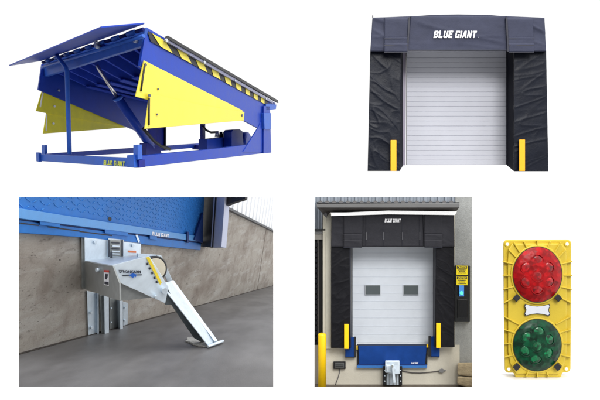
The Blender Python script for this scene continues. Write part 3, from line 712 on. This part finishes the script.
# canopy: cladding, gutter, soffit, flashing
cn = thing('canopy', 'long grey gutter canopy with ribbed cladding above the charcoal loading bay header', 'canopy', P(388,210,.4))
part(ribs(310,455.4,191,202.6,.48,6.9,'c',None), 'cladding', M['clad4'], cn)
def c4(pts, d0, d1, name, m, bevel=0.): 
    mb = MB(); slab(mb, pts, d0, d1); return part(mb, name, m, cn, None, bevel)
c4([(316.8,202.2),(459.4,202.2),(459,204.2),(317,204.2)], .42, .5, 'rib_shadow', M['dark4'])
x = 318.4
while x < 452:
    c4(rect(x,200.8,x+3.6,203.2), .40, .45, 'rib_end', M['gutter']); x += 6.9
c4([(316.2,203.9),(459.6,203.2),(459.2,207.6),(317,207.6)], .34, .42, 'gutter', M['gutter_l'], .004)
mb = MB(); mb.prism([P(317,207.6,.34),P(459.2,207.6,.34),P(455.6,212,.56),P(330.6,212.6,.56),P(325.6,217,.56)], [P(317.4,207,.36),P(459,207,.36),P(455.6,211,.58),P(330.6,211,.58),P(325.6,215,.6)]); part(mb, 'soffit', M['soffit'], cn)
c4([(317,206.9),(327,213.6),(327,218),(325.2,216.8)], .5, .54, 'end_board', M['gutter'])
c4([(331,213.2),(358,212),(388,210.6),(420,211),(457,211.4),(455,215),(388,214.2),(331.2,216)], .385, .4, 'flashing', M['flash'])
# shelter
s4 = thing('dock_shelter', 'charcoal padded dock shelter around the white door of the complete loading bay', 'dock shelter', P(393,348,.45))
def s4p(mb, name, m, parent=s4): return part(mb, name, m, parent)
mb = MB(); cloth(mb, [(363,214.4),(422.6,214.4),(423.6,246.8),(362.4,246.8)], [(363,214),(422.6,214),(423.4,246),(362.6,246)], .42, .58, 50, 22, wrinkle(31,.004,.1), .6,.33)
h4 = s4p(mb, 'header_curtain', M['vin4'])
blockletters(PP([(384.6,218.8),(401,218.8),(401,222.3),(384.6,222.3)], .410), M['letter'], h4)
for xx in (366,383.6,402.4,419.6):
    mb = MB(); slab(mb, rect(xx,232,xx+.4,240), .412, .42); part(mb, 'fold_mark', mat('fold_highlight',(120,120,124),.6), h4)
    mb = MB(); slab(mb, rect(xx-.2,215,xx,246), .413, .42); part(mb, 'fold_line', M['seam'], h4)
for fr, fl, sd in (([(331.4,213.9),(363,213.6),(362.4,246.8),(331,246.8)], (343.6,362), 41), ([(422.8,213.6),(454.2,213.9),(454.6,246.8),(424,246.8)], (424.4,442.4), 47)):
    mb = MB(); cloth(mb, fr, [(x+(393-x)*.015, y-.3) for x, y in fr], .42, .6, 28, 24, wrinkle(sd,.008,.8), .32,.33)
    c_ = s4p(mb, 'corner_curtain', M['vin4'])
    for y0, y1, dd in ((214.6,235,0),(234,241,.004),(240,247.2,.008)):
        q = rect(fl[0],y0,fl[1],y1); mb = MB(); cloth(mb, q, q, .408-dd, .414-dd, 14, 8, wrinkle(sd+y0,.003,.2), .2,.1); part(mb, 'flap', M['vin4'], c_)
        mb = MB(); slab(mb, rect(fl[0],y1-.1,fl[1],y1+.5), .409-dd, .414-dd); part(mb, 'flap_edge', M['seam'], c_)
for side, fr, inn in ((0, [(331,246.6),(349.6,246.6),(350.4,348),(331,348)], [(349.6,246.6),(352.6,246.6),(352.6,345),(350.4,348)]), (1, [(436,246.6),(454.4,246.6),(454.6,347),(434.6,347)], [(436,246.6),(433,246.6),(433,345),(434.6,347)])):
    mb = MB(); bk = [(x+(393-x)*.02, y+(300-y)*.012) for x, y in fr]
    cloth(mb, fr, bk, .44, .6, 44, 170, wrinkle(51+side*7,.0055,-.9 if side==0 else .9, 1.4), .2, 1.0)
    pd = s4p(mb, 'side_pad', M['vin4p'])
    mb = MB(); mb.add([P(*inn[0],.44),P(*inn[1],.7),P(*inn[2],.7),P(*inn[3],.44)], [[0,1,2,3]]); part(mb, 'inner_face', M['seam'], pd, recalc=False)
    r = (344.2,324,348.6,349) if side == 0 else (436.2,323,440.6,348)
    mb = MB(); slab(mb, rect(*r), .40, .43); part(mb, 'guide_strip', M['boll'], pd, None, .003)
# door
d4 = .72
mb = MB(); ns = 6
slab(mb, rect(352.4,245,433.4,344.6), d4, d4+.04)
dr = q4(mb, 'overhead_door', M['door4'], 'pale grey overhead door with two small dark windows', 'door')
mb = MB()
for k in range(1, 13):
    y = 244+k*8.2
    if y < 344: slab(mb, rect(352.6,y-.12,433.2,y+.12), d4-.003, d4)
part(mb, 'panel_joint', mat('pale_joint',(192,198,207),.6), dr)
for x0, x1 in ((365,380.6),(403.2,418.6)):
    mb = MB(); slab(mb, rect(x0,284.8,x1,295), d4-.02, d4-.002); fr = part(mb, 'window_frame', M['winf'], dr, None, .002)
    mb = MB(); slab(mb, rect(x0+.6,285.4,x1-.6,294.4), d4-.024, d4-.018); part(mb, 'pane', M['win'], fr)
# leveler in the bay
v4 = thing('dock_leveler', 'deep blue dock leveler lip hanging under the pale grey door with two windows', 'dock leveler', P(392,368,dw))
def v4p(pts, d0, d1, name, m, parent=v4, bevel=0.):
    mb = MB(); slab(mb, pts, d0, d1); return part(mb, name, m, parent, None, bevel)
v4p(rect(357,343.9,427.6,346.4), dw-.02, dw+.05, 'deck_edge', mat('dark_blue_grey_edge',(52,60,78),.6))
v4p([(358.4,345.8),(426.8,345.8),(425,364.4),(359,364.4)], dw-.05, dw-.02, 'lip_plate', M['nb'], bevel=.003)
v4p(rect(357.2,345.4,359.6,365), dw-.03, dw-.0, 'side_gap', M['dark4']); v4p([(426.8,346),(427.4,346),(427.4,365.4),(424.6,365.4)], dw-.03, dw-.0, 'side_gap', M['dark4'])
v4p(rect(358,364.2,427,365.6), dw-.045, dw-.02, 'hinge_gap', M['pblue_d'])
v4p(rect(357,365.6,427.2,367.9), dw-.07, dw-.02, 'curb_beam', M['nbl'])
v4p(rect(356.6,345.4,357.6,349.6), dw-.06, dw-.03, 'yellow_tab', M['boll']); v4p(rect(426.6,344.4,428.4,347.6), dw-.06, dw-.03, 'yellow_tab', M['boll'])
blockletters(PP([(411.4,362.2),(418.2,362.2),(418.2,363.9),(411.4,363.9)], dw-.053), M['letter'], v4)
# blue bumper blocks each side
for r, gx, lab in (((345.2,337,354.6,357),(354.4,356),'small blue bumper plate at the lower left corner of the charcoal shelter'), ((431,336.4,439.6,356.6),(428.4,431.2),'small blue bumper plate at the lower right corner of the charcoal shelter')):
    mb = MB(); slab(mb, rect(*r), dw-.07, dw-.0); b_ = q4(mb, 'dock_bumper', M['nb'], lab, 'bumper', .003, 'blue bumper plates beside the bay door')
    mb = MB(); slab(mb, rect(gx[0],r[1]-.4,gx[1],r[3]), dw-.08, dw-.0); part(mb, 'rubber_edge', M['dark4'], b_)
    mb = MB(); slab(mb, rect(r[0],r[3],r[2],r[3]+.7), dw-.075, dw-.0); part(mb, 'bottom_edge', M['dark4'], b_)
# restraint in the bay
k4 = thing('vehicle_restraint', 'small galvanised restraint with black side rails centred under the blue leveler lip', 'vehicle restraint', P(392,385,dw-.05))
def k4p(pts, d0, d1, name, m, parent=k4, bevel=0.):
    mb = MB(); slab(mb, pts, d0, d1); return part(mb, name, m, parent, None, bevel)
for x0, x1 in ((382.8,386.6),(398.8,402.2)):
    r_ = k4p(rect(x0,366.2,x1,385), dw-.08, dw-.01, 'side_rail', M['dark4'], bevel=.003)
    for y in (370.4,375.6,381):
        c = P((x0+x1)/2,y,dw-.085); mb = MB(); mb.tube([c,(c[0],c[1]-.01,c[2])], .006, 8); part(mb, 'bolt', M['galv_l'], r_)
k4p(rect(386.6,374,398.8,385), dw-.07, dw-.01, 'rail', M['galv'])
for x in (389.5,393.2,396.4): k4p(rect(x,374,x+.5,385), dw-.085, dw-.07, 'rail_edge', M['galv_d'])
k4p([(385.2,360.6),(399.6,360.6),(399.6,374.2),(392,374.6),(385.2,372.6)], dw-.16, dw-.02, 'housing', M['galv_l'], bevel=.006)
k4p([(387,362),(392,361.6),(398,362),(398,364.4),(387,364.2)], dw-.165, dw-.15, 'housing_lip', M['galv'])
k4p([(386.6,366),(391,365.4),(395.4,369),(393.4,374),(387,372)], dw-.19, dw-.165, 'cheek_plate', M['galv'], bevel=.003)
k4p([(391.6,364.6),(393.8,364.2),(395.6,383),(393.4,383.4)], dw-.25, dw-.19, 'arm', M['galv_l'], bevel=.003)
c = P(392,366.2,dw-.26); mb = MB(); mb.tube([c,(c[0],c[1]-.012,c[2])], .012, 10); part(mb, 'pivot', M['galv_d'], k4)
# cable with junction fitting, socket box
mb = MB(); mb.tube([P(x,y,dw-.015) for x, y in ((400,370),(404,371.4),(412,372.9),(420,373.1),(430,372.3),(440,371))], .0055, 6)
cb = q4(mb, 'cable', M['soffit'], 'thin drooping cable from the small restraint along the beige wall', 'cable')
mb = MB(); slab(mb, [(439,369.6),(442,368.4),(444,369.6),(446.2,370.5),(444,371.6),(442.6,373.2),(439,372.6)], dw-.04, dw-.0); part(mb, 'conduit_fitting', M['gutter_l'], cb, None, .003)
mb = MB(); slab(mb, rect(333.4,361.4,345.6,369), dw-.06, dw-.0); bx = q4(mb, 'socket_box', M['dark4'], 'black rectangular socket box low on the beige wall beside yellow bollard', 'wall box', .005)
mb = MB(); slab(mb, rect(335,362.6,344,367.8), dw-.07, dw-.055); part(mb, 'lens', mat('grey_box_face',(92,94,94),.4), bx, None, .003)  # grey front face of the socket box
for y in (364,366): mb = MB(); slab(mb, rect(335.4,y,343.6,y+.5), dw-.076, dw-.069); part(mb, 'grille_bar', M['dark4'], bx)
mb = MB(); mb.tube([P(x,y,dw-.01) for x, y in ((340,369),(339.4,373),(338,378),(335.4,384.8))], .005, 6); part(mb, 'lead', M['gutter'], bx)
# bollard
bx0 = P(322,390,.42); rb = abs(P(326.1,390,.42)[0]-P(317.9,390,.42)[0])/2; ztb = P(0,333.4,.42)[2]
mb = MB(); mb.tube([(bx0[0],.42,g),(bx0[0],.42,ztb-.02),(bx0[0],.42,ztb-.006),(bx0[0],.42,ztb)], [rb,rb,rb*.9,rb*.55], 28)
q4(mb, 'bollard', M['boll'], 'tall yellow safety bollard at the left of the loading bay', 'bollard')
# stone blocks, each its own
for k, (pl, lab) in enumerate((([(457.4,362.6),(486,362.4),(486,377.6),(470,376.4),(457.4,375.4)], 'upper buff sandstone block stacked in front of grey concrete wall'), ([(457.2,376),(470,377),(486,378.2),(486,392),(472,388),(457.2,384.9)], 'lower buff sandstone block under another one, at the right edge'))):
    mb = MB(); slab(mb, pl, dw-.16, dw-.01)
    q4(mb, 'stone_block', M['stone'], lab, 'stone block', .02)
# control cabinet with signs and lamp
cbn = thing('control_box', 'tall black control cabinet with two yellow signs on grey concrete wall', 'control box', P(462,322,dw))
def cp(pts, d0, d1, name, m, parent=cbn, bevel=0.):
    mb = MB(); slab(mb, pts, d0, d1); return part(mb, name, m, parent, None, bevel)
cp([(454.8,265),(470,265.6),(470,321.8),(454.8,321.8)], dw-.1, dw+.005, 'housing', M['cab'], bevel=.008)
cp(rect(457.4,299.5,467.4,318), dw-.108, dw-.095, 'door_panel', mat('gloss_black',(8,9,12),.2), bevel=.002)
for y0, y1 in ((265.6,275),(276,285.2)):
    s_ = cp([(456.4,y0),(467.6,y0+.2),(467.6,y1),(456.4,y1-.1)], dw-.112, dw-.1, 'caution_sign', mat('yellow_sign',(250,226,20),.5,var=.03))
    mb = MB(); slab(mb, rect(457,y0+.6,467,y0+3), dw-.116, dw-.112); bn = part(mb, 'sign_band', M['ink'], s_)
    lettering('CAUTION', PP(rect(457.6,y0+.9,466.4,y0+2.7), dw-.119), mat('yellow_sign_print',(250,226,20),.5), s_, bold=.03, shear=0)
    mb = MB()
    for j, w_ in enumerate((3.6,2.8,3.4)):
        yy = y0+4+j*1.6; x = 462-w_
        while x < 462+w_-.4: slab(mb, rect(x,yy,x+.9,yy+.7), dw-.115, dw-.112); x += 1.25
    part(mb, 'sign_print', M['ink'], s_)
lm_ = cp(rect(459,285.4,464,296.4), dw-.125, dw-.1, 'signal_lamp', mat('blue_lamp_face',(72,138,216),.3,emit=.2), bevel=.002)
c = P(461.4,293,dw-.125); mb = MB(); mb.tube([c,(c[0],c[1]-.01,c[2])], .02, 14); part(mb, 'green_light', mat('green_glow',(90,226,190),.3,emit=.7), lm_)

# ================================================================== 5  SIGNAL LIGHT
M['ybody'] = mat('yellow_moulded_plastic', (198,172,44), .5, var=.05, nscale=6, bump=.06, bscale=60)
M['redlens'] = mat('red_lens', (166,4,12), .35, var=.1, nscale=9, spec=.25)
M['redlens2'] = mat('red_lens_optic', (140,3,10), .18, var=.3, nscale=22, coat=.3)
M['grnlens'] = mat('green_lens', (0,58,34), .35, var=.3, nscale=9, spec=.25)
M['grnlens2'] = mat('green_lens_optic', (0,66,36), .18, var=.4, nscale=22, coat=.3)
def facets(m, lo, hi, sc):
    nt = m.node_tree; N = nt.nodes; L = nt.links; b = N['Principled BSDF']; src = b.inputs['Base Color'].links[0].from_socket
    v = N.new('ShaderNodeTexVoronoi'); v.feature = 'SMOOTH_F1'; v.inputs['Smoothness'].default_value = .6; v.inputs['Scale'].default_value = sc; L.new(N['Texture Coordinate'].outputs['Object'], v.inputs['Vector'])
    sp = N.new('ShaderNodeSeparateColor'); L.new(v.outputs['Color'], sp.inputs[0])
    r = N.new('ShaderNodeMapRange'); r.inputs['To Min'].default_value = lo; r.inputs['To Max'].default_value = hi; L.new(sp.outputs[0], r.inputs['Value'])
    s_ = N.new('ShaderNodeVectorMath'); s_.operation = 'SCALE'; L.new(src, s_.inputs[0]); L.new(r.outputs[0], s_.inputs['Scale']); L.new(s_.outputs[0], b.inputs['Base Color'])
    bp = N.new('ShaderNodeBump'); bp.inputs['Strength'].default_value = .35; bp.inputs['Distance'].default_value = .01
    L.new(v.outputs['Distance'], bp.inputs['Height']); L.new(bp.outputs[0], b.inputs['Normal'])
facets(M['redlens'], .45, 1.1, 26); facets(M['redlens2'], .45, 1.9, 34); facets(M['grnlens'], .3, 1.5, 26); facets(M['grnlens2'], .4, 3.4, 34)
M['badge'] = mat('silver_badge', (205,208,216), .45, metal=.1)
M['rim'] = mat('dark_rim', (48,44,20), .6)
S5 = .2
tl = thing('signal_light', 'yellow two-lamp dock signal light, red lens above green lens, on white', 'signal light', P(537.5,377.6,S5))
def t5(pts, d0, d1, name, m, parent=tl, bevel=0.):
    mb = MB(); slab(mb, pts, d0+S5, d1+S5); return part(mb, name, m, parent, None, bevel)
def rnd(x0, y0, x1, y1, r, n=6):
    out = []
    for cx, cy, a0 in ((x0+r,y0+r,180),(x1-r,y0+r,270),(x1-r,y1-r,0),(x0+r,y1-r,90)):
        for k in range(n+1): t = math.radians(a0+90*k/n); out.append((cx+r*math.cos(t), cy+r*math.sin(t)))
    return out
# back plate with mounting ears
pl = [(503.2,244),(504,241),(506.6,239.6),(567.6,239.4),(570.6,241),(571.4,244),(571.2,300),(570.6,368.6),(569.6,371.4),(567,372.4),(562.4,372.6),(560.6,377.4),(515.6,377.6),(513.6,372.8),(508,372.8),(505.4,371.6),(504.6,369),(503.6,300)]
plate = t5(pl, .0, .07, 'back_plate', M['ybody'], bevel=.012)
for x, y in ((507.2,244.2),(566.8,244),(508.6,369),(566.2,368.8)):
    c = P(x,y,S5-.002); mb = MB(); mb.tube([(c[0],S5+.002,c[2]),(c[0],S5-.008,c[2])], .026, 16); bo = part(mb, 'mounting_boss', M['ybody'], plate)
    mb = MB(); mb.tube([(c[0],S5-.006,c[2]),(c[0],S5-.0105,c[2])], .016, 14); part(mb, 'hole', M['slotw'], bo)
body = t5([(508.5,249),(512,243.4),(562,243.4),(566,249),(567,262),(567,352),(564.6,364),(558.6,374.6),(516.6,374.6),(510.4,364),(508,352),(507.6,262)], -.03, .0, 'raised_body', M['ybody'], bevel=.014)
ribl = [((502.6,261.4),(517,265)),((502.6,275.4),(515,275.4)),((502.8,289.4),(517,286)),((503.6,303),(518,296)),
        ((503.8,316.4),(519,324.6)),((504,329.6),(516,333.4)),((504,343.4),(515,343.4)),((504.4,357.2),(517,354.4)),
        ((514,242.6),(522,256)),((524,241.6),(528,250)),((537.4,240),(537.4,248)),((550.6,241.6),(546.8,250)),((560.6,242.6),(553,256)),
        ((526.4,376.4),(529.6,368)),((537.4,377),(537.4,370)),((548.6,376.4),(545.4,368)),((512.4,366),(518.6,360)),((562.6,366),(556.4,360)),
        ((509,250),(517,258)),((566,250),(558,258))]
for (a, b) in ribl:
    for mirror in ((False, True) if a[0] < 508 else (False,)):
        A_, B_ = (a, b) if not mirror else ((1074.8-a[0], a[1]), (1074.8-b[0], b[1]))
        dx, dy = B_[0]-A_[0], B_[1]-A_[1]; l_ = math.hypot(dx, dy); nx, ny = -dy/l_*.65, dx/l_*.65
        t5([(A_[0]+nx,A_[1]+ny),(B_[0]+nx,B_[1]+ny),(B_[0]-nx,B_[1]-ny),(A_[0]-nx,A_[1]-ny)], -.046, .03, 'rib', M['ybody'], body, bevel=.004)
def ell(cx, cy, a, b, n=56): return [(cx+a*math.cos(2*math.pi*k/n), cy+b*math.sin(2*math.pi*k/n)) for k in range(n)]
for cx, cy, a, b, m1, m2, nm, rot in ((537.5,274.6,24.2,27.5,'redlens','redlens2','red_lamp',0), (537.3,345.2,23.8,25.6,'grnlens','grnlens2','green_lamp',.3)):
    t5(ell(cx,cy,a+2.6,b+2.4), -.045, -.02, 'lamp_collar', M['ybody'], body, bevel=.01)
    t5(ell(cx,cy,a+.7,b+.7), -.052, -.03, 'lamp_rim', M['rim'], body)
    mb = MB(); n = 64; rings = 12
    def dome(u, v):
        t = 2*math.pi*u; r = v
        z = -.055-.075*math.sqrt(max(0,1-r*r*.96))+.015
        return P(cx+a*r*math.cos(t), cy+b*r*math.sin(t), z+S5)
    mb.grid(dome, n, rings); lens = part(mb, nm, M[m1], tl)
    for k in range(7):
        if k == 0: ox, oy = 0, 1
        else:
            t = math.radians(-90+60*(k-1)+rot*20); ox, oy = .50*a*math.cos(t), .50*b*math.sin(t)
        R_ = 5.8
        mb = MB()
        dz = S5-.04-.075*math.sqrt(1-((ox/a)**2+(oy/b)**2)*.96)+.002
        def bead(u, v, ox=ox, oy=oy, dz=dz):
            t = 2*math.pi*u
            return P(cx+ox+R_*v*math.cos(t), cy+oy+R_*v*math.sin(t), dz-.016*math.sqrt(max(0,1-v*v))+.010)
        mb.grid(bead, 26, 6); part(mb, 'lens_optic', M[m2], lens)
        mb = MB()
        def ringf(u, v, ox=ox, oy=oy, dz=dz):
            t = 2*math.pi*u; w = 2*math.pi*v; rr2 = 6.2+.4*math.cos(w)
            return P(cx+ox+rr2*math.cos(t), cy+oy+rr2*math.sin(t), dz+.004-.006*math.sin(w))
        mb.grid(ringf, 26, 6); part(mb, 'optic_ring', M[m1], lens)
    for sx in (-1, 1):
        bx_, by_ = cx+sx*(a*.80+1.2), cy+b*.80+1.2; c_, s_ = math.cos(math.radians(45)), math.sin(math.radians(45))
        q = []
        for (u, v) in ((-2.8,-2.8),(2.8,-2.8),(2.8,3.4),(-2.8,3.4)):
            q.append((bx_+u*c_*1-v*s_*sx*-1*-1 if False else bx_+(u*c_+v*s_*(sx)), by_+(-u*s_*(sx)+v*c_)))
        tb = t5(q, -.085, -.03, 'retaining_clip', M['black'], body, bevel=.005)
bd_ = [(526,304.6),(531,306),(537.4,306.6),(544,306),(548.6,304.6),(549.4,306.4),(548,310),(549.4,313.6),(548.4,315.4),(543,314),(537.4,313.4),(531.6,314),(526.4,315.4),(525.2,313.6),(526.6,310),(525.2,306.4)]
bo = t5([(537.4+(x-537.4)*1.07, 310+(y-310)*1.14) for x, y in bd_], -.052, -.03, 'badge_border', M['ink'], body)
t5(bd_, -.058, -.03, 'badge', M['badge'], bo)

# ================================================================== camera, light, world
cam = bpy.data.cameras.new('Camera'); co = bpy.data.objects.new('Camera', cam); col.objects.link(co)
co.location = (0,-D,0); co.rotation_euler = (math.radians(90),0,0); cam.sensor_width = 36; cam.sensor_fit = 'HORIZONTAL'; cam.lens = 36*D/6.0
cam.clip_end = 500; cam.clip_start = .05; scene.camera = co
la = bpy.data.lights.new('softbox', 'AREA'); la.shape = 'RECTANGLE'; la.size = 7; la.size_y = 5; la.energy = 1500; la.color = (1,.985,.96)
lo = bpy.data.objects.new('softbox', la); col.objects.link(lo); lo.location = (2.5,-11,7.5)
lo.rotation_euler = (Vector((0,0,0))-Vector(lo.location)).to_track_quat('-Z','Y').to_euler()
lb2 = bpy.data.lights.new('overhead_fill', 'AREA'); lb2.shape = 'RECTANGLE'; lb2.size = 9; lb2.size_y = 7; lb2.energy = 900; lb2.color = (1,.99,.97)  # unseen fill lamp, added to brighten floors and walls behind the cut-outs
lo2 = bpy.data.objects.new('overhead_fill', lb2); col.objects.link(lo2); lo2.location = (1.5,-1,9)
lo2.rotation_euler = (Vector((.5,7,-1.5))-Vector(lo2.location)).to_track_quat('-Z','Y').to_euler()
w = bpy.data.worlds.new('World'); scene.world = w; w.use_nodes = True
N = w.node_tree.nodes; L = w.node_tree.links
tc = N.new('ShaderNodeTexCoord'); sep = N.new('ShaderNodeSeparateXYZ'); L.new(tc.outputs['Generated'], sep.inputs[0])
def mr(inp, a, b, c, d):
    n = N.new('ShaderNodeMapRange'); n.interpolation_type = 'SMOOTHSTEP'
    for k, v in zip(('From Min','From Max','To Min','To Max'), (a,b,c,d)): n.inputs[k].default_value = v
    L.new(inp, n.inputs['Value']); return n.outputs[0]
front = mr(sep.outputs['Y'], .45, .76, 0, 1)
updn = mr(sep.outputs['Z'], -.5, .6, .35, .95)
mx = N.new('ShaderNodeMix'); mx.data_type = 'FLOAT'
L.new(front, mx.inputs[0]); L.new(updn, mx.inputs[2]); mx.inputs[3].default_value = 1.02
sd = mr(sep.outputs['X'], .25, .9, 0, .8)  # brightness added on the unseen right side to lift cladding, wall and arm
ad = N.new('ShaderNodeMath'); ad.operation = 'ADD'; L.new(mx.outputs[0], ad.inputs[0]); L.new(sd, ad.inputs[1])
L.new(ad.outputs[0], N['Background'].inputs['Strength']); N['Background'].inputs['Color'].default_value = (1,1,1,1)
scene.view_settings.view_transform = 'Standard'; scene.view_settings.look = 'None'; scene.view_settings.exposure = 0
scene.render.engine = 'CYCLES'; scene.cycles.use_denoising = True
for o in scene.objects:
    if '_o' in o: del o['_o']
